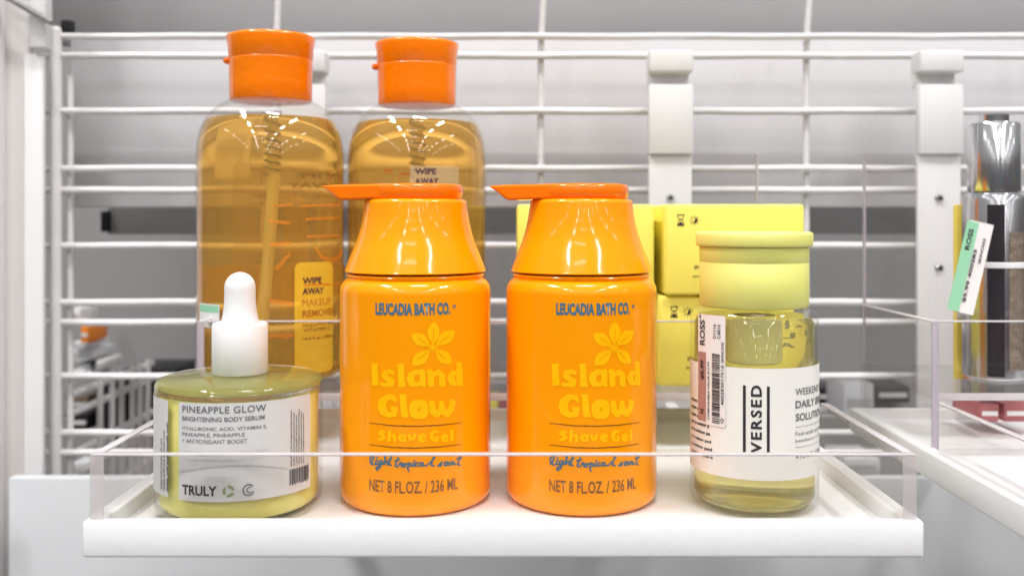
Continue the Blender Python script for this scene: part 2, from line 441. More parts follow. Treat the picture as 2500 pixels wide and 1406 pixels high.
for x0, x1, m, lb in ((770, 812, 'white_plastic', 'white carton seen in the slot left of the left pump bottle'),
                      (816, 850, 'white_label', 'second white carton in the slot, touching the left pump bottle outline'),
                      (1186, 1216, 'yellow_card', 'yellow pack in the slot between the two pump bottles'),
                      (1218, 1240, 'red_pack', 'red pack in the slot between the two pump bottles')):
    pack(x0, x1, 975, 1060, 78, m, lb)
pack(2060, 2134, 936, 1030, 72, 'white_plastic', 'bright white carton behind the gap between the two trays')
pack(2138, 2222, 942, 984, 78, 'brown_pack', 'dark brown carton right of the bright white carton')
pack(2135, 2222, 984, 1060, 80, 'mid_panel', 'grey carton under the dark brown carton')
pack(2060, 2150, 1118, 1160, 66, 'white_plastic', 'white carton low behind the right end of the front tray')
pack(1992, 2052, 948, 985, 80, 'dark_gloss', 'dark glossy pack just right of the white labelled bottle')
pack(1996, 2050, 990, 1020, 80, 'white_label', 'pale carton under the dark glossy pack right of the labelled bottle')

# ================================================================== DISPLAY STANDS
FL = 32.0; BK = 51.4          # front and back of a tray
def panel(name, parent, x0, x1, y0, y1, z0, z1, edge_top=True, edge_m='acrylic_edge', verts=()):
    """a clear sheet, with its cut top edge as a sub-part"""
    o = nbox(name, 'acrylic', parent, x0, x1, y0, y1, z0, z1)
    if edge_top: nbox('cut_edge', edge_m, o, x0, x1, y0, y1, z1 + .002, z1 + .07, bev=.02)
    return o
def stand(x0, x1, brackets, label, group):
    t = empty('display_tray', label, 'display tray', ((x0 + x1) / 2, FL, 0), 0, group)
    h = (x1 - x0) / 2; d = BK - FL
    # tray: outer shell with a raised rim
    bm = bmesh.new()
    box(bm, -h, h, 0, d, -.62, 0)
    base = bm
    bm2 = bmesh.new()
    wt = .62
    outer = [(-h, 0), (h, 0), (h, d), (-h, d)]; inner = [(-h + wt, wt * .7), (h - wt, wt * .7), (h - wt, d - .3), (-h + wt, d - .3)]
    zb, zt = -.62, .60
    ob = [bm2.verts.new((x, y, zb)) for x, y in outer]; ot = [bm2.verts.new((x, y, zt)) for x, y in outer]
    it = [bm2.verts.new((x, y, zt)) for x, y in inner]; ib = [bm2.verts.new((x, y, 0)) for x, y in inner]
    bm2.faces.new(ob)
    for k in range(4):
        j = (k + 1) % 4
        bm2.faces.new((ob[k], ob[j], ot[j], ot[k])); bm2.faces.new((ot[k], ot[j], it[j], it[k])); bm2.faces.new((it[k], it[j], ib[j], ib[k]))
    bm2.faces.new(ib)
    bmesh.ops.recalc_face_normals(bm2, faces=bm2.faces)
    es = [e for e in bm2.edges if not (abs(e.verts[0].co.z) < 1e-6 and abs(e.verts[1].co.z) < 1e-6)]
    bmesh.ops.bevel(bm2, geom=es, offset=.11, segments=4, profile=.5, affect='EDGES')
    bm.free()
    finish(bm2, 'tray_body', 'white_plastic', t, ang=50)
    # low guard round the front
    gz, gy = 2.70, .16
    hx = h - .2
    fg = panel('front_guard', t, -hx, hx, gy, gy + .3, .61, gz)
    for sx in (-1, 1):
        a, b = sorted((sx * hx, sx * (hx - .32)))
        panel('side_guard', t, a, b, gy + .305, 9.2, .61, gz)
        a, b = sorted((sx * (hx + .003), sx * (hx - .46)))
        nbox('corner_edge', 'acrylic_corner', fg, a, b, gy - .012, gy - .002, .62, gz)
    # raised rear tier of clear sheet
    rx = h - .75; ry0, ry1 = 42.75 - FL, 51.0 - FL
    ts = nbox('tier_shelf', 'acrylic', t, -rx, rx, ry0, ry1, 2.56, 2.93)
    nbox('cut_edge', 'acrylic_edge', ts, -rx, rx, ry0 - .05, ry0 - .003, 2.58, 2.91, bev=.02)
    panel('tier_front', t, -rx, rx, ry0 - .36, ry0 - .06, 2.95, 6.05)
    for sx in (-1, 1):
        a, b = sorted((sx * (rx + .003), sx * (rx + .30)))
        sp = panel('tier_side', t, a, b, ry0 - .36, ry1 - .002, .04 if abs(rx) < h - .7 else 0, 6.05)
        nbox('cut_edge', 'acrylic_violet', sp, a, b, ry0 - .46, ry0 - .363, .05, 6.05, bev=.02)
    bp = nbox('tier_back', 'acrylic', t, -rx, rx, ry1 + .003, ry1 + .25, .61, 14.0)
    for sx in (-1, 1):
        a, b = sorted((sx * (rx + .003), sx * (rx + .09)))
        nbox('cut_edge', 'acrylic_violet', bp, a, b, ry1 + .003, ry1 + .25, 3.0, 14.0)
    # hook brackets on the grid
    for bx in brackets:
        e = bpy.data.objects.new('bracket', None); COL.objects.link(e); e.parent = t; e.empty_display_size = .01
        e.location = ((bx - (x0 + x1) / 2) * S, (59.2 - FL) * S, 0)
        hw = 1.34
        nbox('upper_plate', 'white_metal', e, -hw, hw, -.3, .35, Z(376, 59), Z(207, 59), bev=.07)
        short = bx < -10
        nbox('lower_plate', 'white_metal', e, -hw * .98, hw * .98, 0, .35, Z(440, 59) if short else -2.2, Z(378, 59), bev=.05)
        nbox('neck', 'white_metal', e, -hw * .98, hw * .9, .55, .95, Z(215, 59.6), Z(165, 59.6), bev=.05)
        nbox('hook', 'white_metal', e, -hw + .02, hw + .02, -.35, 1.1, Z(177, 59), Z(124, 59), bev=.12, seg=3)
        nbox('arm', 'white_metal', e, -.35, .35, BK - 59.2 - 1.5, 0, -1.9, -.66, bev=.05)
        for zy in (() if short else (484, 655)):
            bm = bmesh.new(); tube(bm, [(.0, -.02, Z(zy, 59)), (0, -.16, Z(zy, 59))], [.28, .17], 16)
            sc = finish(bm, 'screw', 'chrome', e)
            bm = bmesh.new(); tube(bm, [(.0, -.165, Z(zy, 59)), (0, -.2, Z(zy, 59))], .09, 12); finish(bm, 'socket', 'black', sc)
    return t
stand(-14.18, 13.60, (X(741, 59), X(1638, 59)), 'front white tray with clear guard and clear rear tier carrying eight of the products', 'clear tiered display trays')
stand(17.85, 45.6, (X(2297, 59),), 'neighbouring white tray cut off by the right edge of the photo', 'clear tiered display trays')

# ================================================================== PUMP BOTTLES
def make_pump_bottle():
    loc = (X(1015, 37), 37, 0); RB = 2.85
    t = empty('pump_bottle', 'orange pump bottle on the left of the pair, below the tall clear bottles', 'pump bottle', loc, 0, 'orange shave gel pump bottles')
    prof = [(0, .12), (1.9, .1), (2.1, 0)] + arc(RB - .42, .42, .42, -88, 0, 8) + [(RB, 1), (RB, 4.2), (RB, 7.85)] + arc(RB - .55, 7.85, .55, 0, 62, 8) + [(2.62, 8.44), (2.58, 8.50), (2.3, 8.52), (0, 8.52)]
    nlathe('body', 'orange_plastic', t, prof, 128, ang=50)
    cp = smooth_prof([(2.66, 8.64), (2.49, 9.11), (2.2, 9.82), (2.05, 10.42), (1.98, 10.9), (1.95, 11.15)], 3)
    cp = [(0, 8.56), (2.5, 8.56), (2.62, 8.56), (2.68, 8.60)] + cp + [(1.93, 11.24), (1.84, 11.29), (0, 11.30)]
    nlathe('collar', 'orange_plastic', t, cp, 128, ang=50)
    # pump head: disc and flat pouring spout
    head = nlathe('pump_head', 'orange_pump_shaded', t, [(0, 11.25), (1.66, 11.25), (1.76, 11.33), (1.80, 11.5), (1.80, 11.74), (1.76, 11.83), (1.68, 11.86), (0, 11.88)], 96, ang=50)
    bm = bmesh.new(); rings = []
    for x, hw, zb, zt in ((-.6, 1.62, 11.33, 11.84), (-1.5, 1.16, 11.30, 11.84), (-2.3, .96, 11.27, 11.84), (-2.76, .86, 11.27, 11.83), (-2.90, .82, 11.34, 11.83), (-3.24, .58, 11.62, 11.815), (-3.47, .44, 11.77, 11.80)):
        b = min(.07, (zt - zb) * .3)
        q = [(-hw + b, zb), (hw - b, zb), (hw, zb + b), (hw, zt - b), (hw - b, zt), (-hw + b, zt), (-hw, zt - b), (-hw, zb + b)]
        rings.append([bm.verts.new((x, y, z)) for y, z in q])
    for a, b in zip(rings, rings[1:]):
        for k in range(8): bm.faces.new((a[k], a[(k + 1) % 8], b[(k + 1) % 8], b[k]))
    bm.faces.new(rings[0]); bm.faces.new(rings[-1])
    sp = finish(bm, 'spout', 'orange_pump_shaded', t, ang=28); sp.rotation_euler.z = R(2)
    # stem linking head and collar
    sf = Cyl(loc, RB)
    q = lambda u, v, r: (740 + u / 4.687, 880 + v / 4.687, r / 4.687)
    def Q(s): return [q(*p) for p in s]
    ring = lambda cx, cy, rx, ry, ra, rb: [(cx + rx * math.cos(a * PI / 12), cy + ry * math.sin(a * PI / 12), ra * abs(math.cos(a * PI / 12)) + rb * abs(math.sin(a * PI / 12))) for a in range(25)]
    letters = [
        [(818, 66, 33), (824, 160, 36), (828, 250, 34)], [(796, 48, 16), (845, 50, 18)], [(806, 264, 20), (848, 262, 18)],
        [(1028, 140, 20), (985, 120, 25), (938, 138, 28), (930, 172, 30), (968, 203, 33), (1012, 235, 34), (1005, 268, 30), (955, 278, 24), (908, 268, 25)],
        [(1118, 70, 34), (1122, 180, 36), (1128, 265, 35)], [(1090, 52, 18), (1140, 52, 18)], [(1110, 282, 22), (1155, 280, 20)],
        [(1340, 130, 26), (1280, 132, 30), (1238, 165, 36), (1226, 210, 42), (1245, 262, 36), (1300, 275, 26), (1340, 262, 24)], [(1366, 128, 32), (1366, 250, 33), (1380, 280, 22)],
        [(1455, 130, 32), (1460, 200, 36), (1462, 268, 34)], [(1436, 120, 20), (1450, 125, 22)], [(1490, 160, 24), (1550, 132, 30), (1588, 170, 36), (1590, 262, 36), (1606, 280, 20)],
        [(1786, 45, 30), (1786, 150, 34), (1788, 250, 36), (1806, 272, 20)], [(1760, 30, 14), (1800, 28, 14)], [(1765, 140, 22), (1712, 145, 32), (1688, 200, 40), (1708, 252, 34), (1760, 262, 24)],
        [(1058, 452, 20), (1030, 415, 28), (970, 414, 32), (915, 460, 42), (903, 520, 47), (920, 580, 44), (975, 622, 32), (1038, 612, 32), (1052, 560, 30)], [(1012, 545, 18), (1060, 548, 24)],
        [(1142, 412, 34), (1150, 520, 38), (1160, 612, 38)], [(1112, 398, 16), (1160, 398, 18)], [(1190, 628, 20)],
        ring(1325, 557, 63, 76, 42, 27),
        [(1472, 482, 32), (1488, 580, 38), (1528, 618, 32), (1568, 570, 26), (1582, 486, 30)], [(1582, 490, 28), (1600, 582, 36), (1645, 612, 34), (1692, 550, 34), (1712, 478, 32), (1690, 465, 20)],
        [(935, 815, 14), (902, 802, 16), (882, 828, 18), (908, 850, 20), (928, 876, 20), (905, 900, 17), (872, 895, 15)],
        [(992, 805, 16), (985, 860, 17), (984, 912, 17)], [(1010, 858, 13), (1042, 850, 16), (1050, 915, 17)],
        [(1152, 852, 12), (1118, 852, 16), (1103, 882, 19), (1120, 912, 15), (1150, 912, 12)], [(1164, 852, 15), (1164, 915, 16)],
        [(1212, 852, 17), (1232, 902, 18), (1262, 895, 15), (1280, 848, 16)],
        [(1340, 893, 10), (1392, 876, 12), (1395, 860, 14), (1368, 846, 15), (1335, 865, 19), (1332, 900, 19), (1365, 922, 15), (1400, 912, 11)],
        [(1540, 818, 13), (1505, 805, 17), (1472, 835, 19), (1470, 885, 19), (1500, 915, 16), (1535, 905, 16), (1538, 876, 14), (1512, 870, 10)],
        [(1600, 893, 10), (1648, 876, 11), (1652, 860, 13), (1628, 846, 14), (1597, 865, 18), (1594, 898, 18), (1622, 918, 15), (1655, 908, 11)],
        [(1700, 800, 16), (1698, 860, 17), (1702, 905, 17)]]
    strokes = [[(a, b, r * 1.03) for a, b, r in Q(s)] for s in letters]
    lay_raw(brush(sf, strokes), sf, .012, 'yellow_lettering', 'yellow_print', t)
    # flower
    f = lambda u, v: (780 + u / 2.8125, 400 + v / 2.8125)
    petals = []; cuts = []
    cx, cy = 778, 1262
    for tx, ty, wd in ((785, 1085, 42), (632, 1168, 42), (928, 1145, 42), (637, 1382, 42), (905, 1370, 42)):
        dx, dy = tx - cx, ty - cy; L = math.hypot(dx, dy); nx, ny = -dy / L, dx / L
        up_, dn = [], []
        for i in range(13):
            s = i / 12; wdt = wd * math.sin(PI * min(1, (s * .94 + .06)) ** 1.15) ** .8 if s < 1 else 0
            bx, by = cx + dx * (.18 + .82 * s), cy + dy * (.18 + .82 * s)
            up_.append(f(bx + nx * wdt, by + ny * wdt)); dn.append(f(bx - nx * wdt, by - ny * wdt))
        petals.append(up_ + dn[::-1])
        a = f(cx + dx * .3, cy + dy * .3); b = f(cx + dx * .7 + nx * 4, cy + dy * .7 + ny * 4); cuts.append([(*a, 1.0), (*b, .8)])
    core = [(f(cx, cy)[0], f(cx, cy)[1], 11)]
    circ = [(f(cx, cy)[0] + 12 * math.cos(k * PI / 10), f(cx, cy)[1] + 11 * math.sin(k * PI / 10), 1.0) for k in range(21)]
    sq = [(f(cx + a, cy + b)[0], f(cx + a, cy + b)[1], .7) for a, b in ((-16, -14), (14, -18), (17, 14), (-14, 17), (-16, -14))]
    lay_raw(brush(sf, [core], cuts=cuts + [circ, sq], polys=petals, cell=.6), sf, .012, 'flower', 'yellow_print', t)
    # thin rules
    rules = [Q([(762, 712, 4), (1030, 742, 6), (1285, 749, 6), (1550, 738, 6), (1810, 710, 4)]), Q([(755, 958, 4), (1020, 990, 6), (1280, 998, 6), (1540, 987, 6), (1805, 956, 4)])]
    lay_raw(brush(sf, rules), sf, .012, 'rule_lines', 'line_print', t)
    sc = [[(775, 1180), (768, 1120), (795, 1078), (812, 1098), (788, 1160), (800, 1190), (828, 1180)], [(842, 1130), (830, 1178), (855, 1185)], [(846, 1105), (848, 1104)],
          [(897, 1142), (868, 1145), (860, 1180), (888, 1180), (902, 1140), (880, 1222), (845, 1250), (835, 1225), (890, 1192), (915, 1172)],
          [(918, 1182), (950, 1088), (938, 1090), (930, 1182), (955, 1145), (970, 1150), (966, 1188), (985, 1178)], [(1006, 1098), (984, 1188), (1010, 1195)], [(984, 1128), (1016, 1118)],
          [(1090, 1108), (1054, 1200), (1080, 1215), (1110, 1170), (1132, 1166), (1124, 1205), (1140, 1200)], [(1050, 1142), (1102, 1130)],
          [(1168, 1175), (1142, 1185), (1145, 1215), (1170, 1205), (1172, 1176), (1195, 1180)], [(1205, 1165), (1195, 1230), (1213, 1262)], [(1200, 1185), (1230, 1170), (1232, 1205), (1202, 1212)],
          [(1262, 1165), (1250, 1203), (1272, 1200)], [(1272, 1142), (1274, 1140)], [(1312, 1165), (1286, 1172), (1282, 1203), (1312, 1203)],
          [(1366, 1165), (1336, 1170), (1333, 1203), (1362, 1195), (1370, 1165), (1376, 1203), (1400, 1195)], [(1412, 1200), (1480, 1140), (1508, 1102), (1488, 1108), (1464, 1195), (1500, 1200)],
          [(1540, 1205), (1586, 1160), (1578, 1200), (1545, 1200)], [(1640, 1157), (1616, 1166), (1614, 1196), (1642, 1194), (1668, 1164), (1650, 1158), (1648, 1192), (1682, 1188)],
          [(1694, 1155), (1686, 1190), (1712, 1155), (1724, 1160), (1718, 1190), (1745, 1180)], [(1798, 1078), (1768, 1186), (1796, 1194)], [(1756, 1122), (1812, 1110)]]
    lay_raw(brush(sf, [Q([(a, b, 9) for a, b in s]) for s in sc], cell=.7), sf, .012, 'script_lettering', 'blue_print', t)
    bm = bmesh.new()
    text_px(bm, sf, 'LEUCADIA BATH CO.', 917, 740, 1099, 770, bold=.045)
    text_px(bm, sf, 'o', 1105, 744, 1113, 752, bold=.03)
    lay(bm, sf, .012, 'maker_lettering', 'blue_print', t)
    bm = bmesh.new(); text_px(bm, sf, 'NET 8 FL.OZ. / 236 ML', 902, 1174, 1117, 1204, bold=.012)
    lay(bm, sf, .012, 'volume_lettering', 'brown_print', t)
    return t
pb = make_pump_bottle()
pb2 = copy_tree(pb); pb2.location = (X(1419, 37) * S, 37 * S, 0); pb2.rotation_euler.z = R(-1.5)
pb2['label'] = 'orange pump bottle on the right of the pair, in front of the yellow boxes'
for c in list(pb2.children):
    if 'spout' not in c.name and 'head' not in c.name and 'body' not in c.name and 'collar' not in c.name:
        c.rotation_euler.z = R(3.5)

# ================================================================== TALL CLEAR BOTTLES
TZ = 2.94
def make_tall(px, D, label, yaw):
    loc = (X(px, D), D, TZ); RB = 3.46
    t = empty('makeup_remover_bottle', label, 'bottle', loc, 0, 'tall clear bottles with orange caps')
    dome = smooth_prof([(3.46, 9.8), (3.46, 10.5), (3.40, 11.3), (3.24, 11.95), (2.93, 12.52), (2.48, 12.96), (2.0, 13.22)], 2)
    out = [(0, .25), (2.2, .2), (2.7, .02), (2.9, 0)] + arc(RB - .5, .5, .5, -85, 0, 8) + [(RB, 3), (RB, 7)] + dome + [(1.8, 13.3), (1.72, 13.5)]
    nlathe('bottle_shell', 'clear_shell', t, out, 112, ang=60)
    g = .07; lv = 12.32
    liq = [(0, .42), (2.6, .36)] + arc(RB - .5 - g, .62, .42, -85, 0, 6) + [(RB - g, 3), (RB - g, 7)] + [(r - g, z) for r, z in dome if z < lv - .03]
    rl = liq[-1][0] - .08
    liq += [(rl, lv - .04), (rl - .05, lv), (0, lv)]
    nlathe('liquid', 'amber_liquid', t, liq, 112, ang=40)
    cap = nlathe('cap', 'orange_cap', t, [(0, 13.2), (1.7, 13.2), (1.88, 13.22), (1.92, 13.3), (1.93, 14.0), (1.95, 15.1), (1.955, 15.14), (1.93, 15.17), (1.96, 15.22), (2.0, 15.8), (2.08, 16.15), (2.06, 16.26), (1.98, 16.31), (1.2, 16.27), (0, 16.25)], 96, ang=50)
    bm = bmesh.new()
    bmesh.ops.create_uvsphere(bm, u_segments=14, v_segments=10, radius=.2, matrix=Matrix.Translation((-2.0, -.3, 15.12)) @ Matrix.Diagonal((1, 1.6, .8, 1)))
    finish(bm, 'thumb_tab', 'orange_cap', cap)
    # added strip and coil imitating things refracted through the liquid; not bottle parts
    bm = bmesh.new(); tube(bm, [(.0, .2, 12.2), (.02, .3, 9.6), (-.15, .3, 6), (-.5, .2, 1.0)], .22, 12)
    finish(bm, 'refracted_strip', 'pump_inner', t)
    bm = bmesh.new(); pts = [(.28 * math.cos(k * .7), .2 + .28 * math.sin(k * .7), 12.1 - k * .035) for k in range(70)]
    tube(bm, pts, .045, 6); finish(bm, 'refracted_coil', 'grey_ink', t)
    sf = Cyl(loc, RB)
    return t, sf, loc
DL, DR_ = 46.4, 48.2
tl, sl, ll = make_tall(662, DL, 'tall clear amber bottle on the left, behind the white dropper', 0)
# front label turned to the right
bm = bmesh.new(); rrect(bm, sl.hit(719, 700)[0], sl.hit(765, 912)[1], sl.hit(812, 700)[0], sl.hit(765, 640)[1], .3)
lay(bm, sl, .01, 'front_label', 'amber_panel', tl)
bm = bmesh.new()
text_px(bm, sl, 'WIPE', 738, 677, 785, 693, bold=.03); text_px(bm, sl, 'AWAY', 738, 702, 790, 718, bold=.03)
lay(bm, sl, .02, 'heading_lettering', 'purple_ink', tl)
bm = bmesh.new()
text_px(bm, sl, 'MAKEUP', 738, 729, 806, 746); text_px(bm, sl, 'REMOVER', 738, 755, 816, 772, bold=.02)
lay(bm, sl, .02, 'product_lettering', 'orange_ink', tl)
bm = bmesh.new()
text_px(bm, sl, 'PINEAPPLE AND', 738, 788, 816, 796); text_px(bm, sl, 'VITAMIN C', 740, 799, 806, 808); text_px(bm, sl, '16.6 fl oz | 490 ml', 740, 820, 815, 829, bold=.02)
lay(bm, sl, .02, 'small_lettering', 'line_print', tl)
st = [[(668, 502, 3), (712, 500, 3)], [(735, 503, 3), (828, 500, 3)], [(748, 535, 3), (826, 532, 3)], [(750, 578, 3), (824, 576, 3)], [(770, 605, 3), (786, 628, 5), (808, 636, 6), (826, 628, 6), (834, 612, 3)], [(742, 697, 2), (828, 692, 3)],
      [(660, 540, 4), (705, 545, 4)], [(664, 598, 5), (706, 594, 4)], [(676, 655, 5), (706, 622, 4)], [(660, 734, 4), (712, 742, 5)], [(655, 820, 5), (712, 818, 5)], [(680, 820, 4), (700, 822, 4)]]
lay_raw(brush(sl, st, cell=1.2), sl, .015, 'orange_artwork', 'amber_strip', tl)
ol = [[(804, 415, .8), (832, 415, .8)], [(806, 415, .8), (806, 445, .8)], [(830, 415, .8), (830, 445, .8)], [(740, 440, .7), (750, 422, .7), (768, 415, .7)]]
lay_raw(brush(sl, ol, cell=.8), sl, .015, 'outline_artwork', 'orange_ink', tl)
class Back(Cyl):
    def place(s, u, v, off):
        t = PI + u / s.rad; r = s.rad - off; return (r * math.sin(t), -r * math.cos(t), v)
bk_ = Back(ll, 3.46)
bm = bmesh.new(); rrect(bm, -1.9, 3.1, 1.8, 12.0 - 1.6, .2); lay(bm, bk_, -.01, 'back_label', 'hazy_label', tl)
def back_text(surf, t, du=0):
    bm = bmesh.new()
    add_text(bm, 'WIPE', -.95 + du, 9.65, .2 + du, 9.95, bold=.03); add_text(bm, 'AWAY', -.95 + du, 9.15, .4 + du, 9.45, bold=.03)
    lay(bm, surf, -.02, 'heading_lettering', 'purple_ink', t)
    bm = bmesh.new()
    add_text(bm, 'MAKEUP REMOVER', -.95 + du, 8.65, 1.4 + du, 8.85); add_text(bm, 'WITH PINEAPPLE AND VITAMIN C', -.95 + du, 8.3, 1.5 + du, 8.45)
    z = 7.9
    for k, (s, wd) in enumerate((('gently wipes away makeup and grime', 2.3), ('for bright and clean looking skin', 2.1), ('apply to a soft cotton pad', 1.7), ('sweep over face eyes and lips', 2.0), ('no need to rinse', 1.2), ('WATER GLYCERIN CITRUS PEEL EXTRACT', 2.4), ('PINEAPPLE FRUIT EXTRACT SODIUM', 2.2), ('FOR EXTERNAL USE ONLY', 1.6))):
        add_text(bm, s, -.95 + du, z, -.95 + wd + du, z + .13, bold=.02); z -= .3 if k != 4 else .9
    lay(bm, surf, -.02, 'small_lettering', 'dark_ink', t)
back_text(bk_, tl)
bm = bmesh.new(); rect(bm, -4.6, 3.6, 2.2, 5.35); lay(bm, bk_, -.03, 'yellow_band', 'amber_band', tl)
bm = bmesh.new(); rrect(bm, sl.hit(488, 770)[0], sl.hit(510, 800)[1], sl.hit(536, 770)[0], sl.hit(510, 742)[1], .08); s_ = lay(bm, sl, .012, 'price_sticker', 'white_label', tl)
bm = bmesh.new(); rect(bm, sl.hit(489, 752)[0], sl.hit(510, 762)[1], sl.hit(534, 752)[0], sl.hit(510, 745)[1]); lay(bm, sl, .02, 'green_stripe', 'green_paper', s_)

tr_, sr, lr = make_tall(1018, DR_, 'tall clear amber bottle on the right, above the left pump bottle', 0)
bm = bmesh.new(); rect(bm, sr.hit(1001, 450)[0], sr.hit(1040, 700)[1], sr.hit(1120, 450)[0], sr.hit(1040, 405)[1]); lay(bm, sr, .01, 'front_label', 'hazy_label', tr_)
bm = bmesh.new()
text_px(bm, sr, 'WIPE', 1013, 411, 1065, 426, bold=.03); text_px(bm, sr, 'AWAY', 1013, 435, 1071, 450, bold=.03)
lay(bm, sr, .02, 'heading_lettering', 'purple_ink', tr_)
bm = bmesh.new(); text_px(bm, sr, 'MAKEUP REMOVER', 1013, 462, 1100, 474); text_px(bm, sr, 'WITH VITAMIN C', 1013, 486, 1090, 496); lay(bm, sr, .02, 'product_lettering', 'orange_ink', tr_)
ol = [[(972, 412, .8), (1000, 412, .8)], [(974, 412, .8), (974, 446, .8)], [(908, 446, .8), (918, 428, .8), (934, 420, .8), (952, 424, .8)], [(980, 425, 3), (998, 424, 3)], [(940, 417, 3), (956, 416, 3)]]
lay_raw(brush(sr, ol, cell=.8), sr, .015, 'outline_artwork', 'orange_ink', tr_)
bkr = Back(lr, 3.46)
bm = bmesh.new()
for k in range(6): add_text(bm, 'gently wipes away makeup'[k:], -2.6, 6.9 - .3 * k, -1.2, 7.05 - .3 * k, bold=.02)
lay(bm, bkr, -.02, 'small_lettering', 'dark_ink', tr_)

# ================================================================== SERUM JAR WITH DROPPER
jl = (X(586, 35.7), 35.7, 0); RJ = 2.98
j = empty('serum_jar', 'round glass jar of yellow serum with white dropper and wrapped white label', 'dropper jar', jl)
nlathe('glass_jar', 'clear_shell', j, [(0, .0), (2.3, 0)] + arc(RJ - .45, .45, .45, -88, 0, 8) + [(RJ, 2), (RJ, 4.45)] + arc(RJ - .18, 4.5, .18, 0, 80, 5), 112, ang=60)
nlathe('glass_shoulder', 'jar_glass', j, [(0, 4.30), (2.55, 4.30), (2.82, 4.32), (2.93, 4.42), (2.96, 4.62), (2.90, 4.74), (2.7, 4.82), (1.4, 4.86), (1.0, 4.9), (0, 4.9)], 112, ang=60)
nlathe('serum', 'serum', j, [(0, .22), (2.1, .20)] + arc(RJ - .56, .60, .40, -88, 0, 8) + [(RJ - .16, 2), (RJ - .16, 4.15), (RJ - .3, 4.33), (0, 4.36)], 112, ang=60)
nlathe('dropper_collar', 'white_rubber', j, [(0, 4.91), (.97, 4.91), (1.0, 4.95), (1.0, 6.66), (.96, 6.74), (.88, 6.77), (.5, 6.78), (0, 6.78)], 64, ang=50)
nlathe('rubber_bulb', 'white_rubber', j, smooth_prof([(.68, 6.79), (.65, 6.90), (.59, 7.2), (.56, 7.6), (.555, 8.05)], 2) + arc(0, 8.05, .553, 3, 90, 10), 64, ang=60)
sj = Cyl(jl, RJ)
u0, u1 = sj.hit(437, 1080)[0], sj.hit(757, 1080)[0]
bm = bmesh.new(); rrect(bm, u0, 1.02, u1, 4.34, .06); lab = lay(bm, sj, .012, 'wrap_label', 'jar_label', j)
bm = bmesh.new(); rrect(bm, sj.hit(398, 1080)[0] - 3.5, 1.02, sj.hit(411, 1080)[0], 4.34, .06); lab2 = lay(bm, sj, .012, 'wrap_label', 'jar_label', j)
off = .022
def jt(s, x0, yy, x1, h, **k): pass
bm = bmesh.new()
U = lambda px: sj.hit(px, 1080)[0]
add_text(bm, 'PINEAPPLE GLOW', U(446), 4.0, U(650), 4.24, bold=.02, space=1.1)
lay(bm, sj, off, 'title_lettering', 'grey_ink', lab)
bm = bmesh.new()
add_text(bm, 'BRIGHTENING BODY SERUM', U(446), 3.72, U(646), 3.88, bold=.02)
add_text(bm, 'HYALURONIC ACID, VITAMIN E,', U(446), 3.40, U(652), 3.54, bold=.01)
add_text(bm, 'PINEAPPLE, PINEAPPLE', U(446), 3.19, U(598), 3.33, bold=.01)
add_text(bm, '+ ANTIOXIDANT BOOST', U(446), 2.98, U(604), 3.12, bold=.01)
lay(bm, sj, off, 'small_lettering', 'grey_ink', lab)
bm = bmesh.new(); add_text(bm, 'apply to clean dry skin daily', U(450), 2.62, U(655), 2.73); add_text(bm, 'avoid contact with the eyes', U(450), 2.38, U(640), 2.48)
add_text(bm, 'made with care', U(500), 1.82, U(580), 1.9); add_text(bm, 'for every body', U(495), 1.68, U(585), 1.76)
a = [(U(440) + (U(700) - U(440)) * k / 20, 1.80 + .45 * math.sin(PI * (.12 + .8 * k / 20))) for k in range(21)]
for p, q2 in zip(a, a[1:]): bm.faces.new([bm.verts.new((*c, 0)) for c in ((p[0], p[1] - .025), (q2[0], q2[1] - .025), (q2[0], q2[1] + .025), (p[0], p[1] + .025))])
lay(bm, sj, off, 'faint_lettering', 'pale_ink', lab)
bm = bmesh.new(); add_text(bm, 'TRULY', U(446), 1.22, U(530), 1.56, bold=.03); lay(bm, sj, off, 'brand_lettering', 'dark_ink', lab)
bm = bmesh.new()
def ringseg(cx, cy, r0, r1, a0, a1, n=8):
    for k in range(n):
        p, q2 = R(a0 + (a1 - a0) * k / n), R(a0 + (a1 - a0) * (k + 1) / n)
        bm.faces.new([bm.verts.new((cx + r * math.cos(t), cy + r * math.sin(t), 0)) for r, t in ((r0, p), (r1, p), (r1, q2), (r0, q2))])
for k in range(3): ringseg(U(558), 1.38, .11, .2, 120 * k + 10, 120 * k + 100, 3)
lay(bm, sj, off, 'recycling_mark', 'green_ink', lab)
bm = bmesh.new(); ringseg(U(607), 1.38, .16, .21, 40, 340, 12); ringseg(U(607) + .03, 1.38, .07, .11, 60, 320, 10); lay(bm, sj, off, 'round_mark', 'grey_ink', lab)
bm = bmesh.new()
for k in range(6): add_text(bm, 'Water Glycerin Aloe Pineapple Fruit Extract Vitamin'[k * 2:], U(708) + k * .115, 1.95, U(708) + k * .115 + .09, 3.9 - .1 * (k % 3), rot=90, bold=.02)
rng = random.Random(3); y = 1.25; uu = U(706)
for k in range(18):
    wd = rng.choice((.02, .03, .05)); rect(bm, uu, 1.28 + .05 * (k % 2), uu + wd, 1.85); uu += wd + rng.choice((.02, .03))
    if uu > U(752): break
lay(bm, sj, off, 'side_lettering', 'dark_ink', lab)
bm = bmesh.new()
for k in range(3): add_text(bm, 'shake well and smooth over', U(411) - .1 - k * .2, 1.2, U(411) - k * .2, 3.6 - .3 * k, rot=90, bold=.03)
lay(bm, sj, off, 'side_lettering', 'dark_ink', lab2)

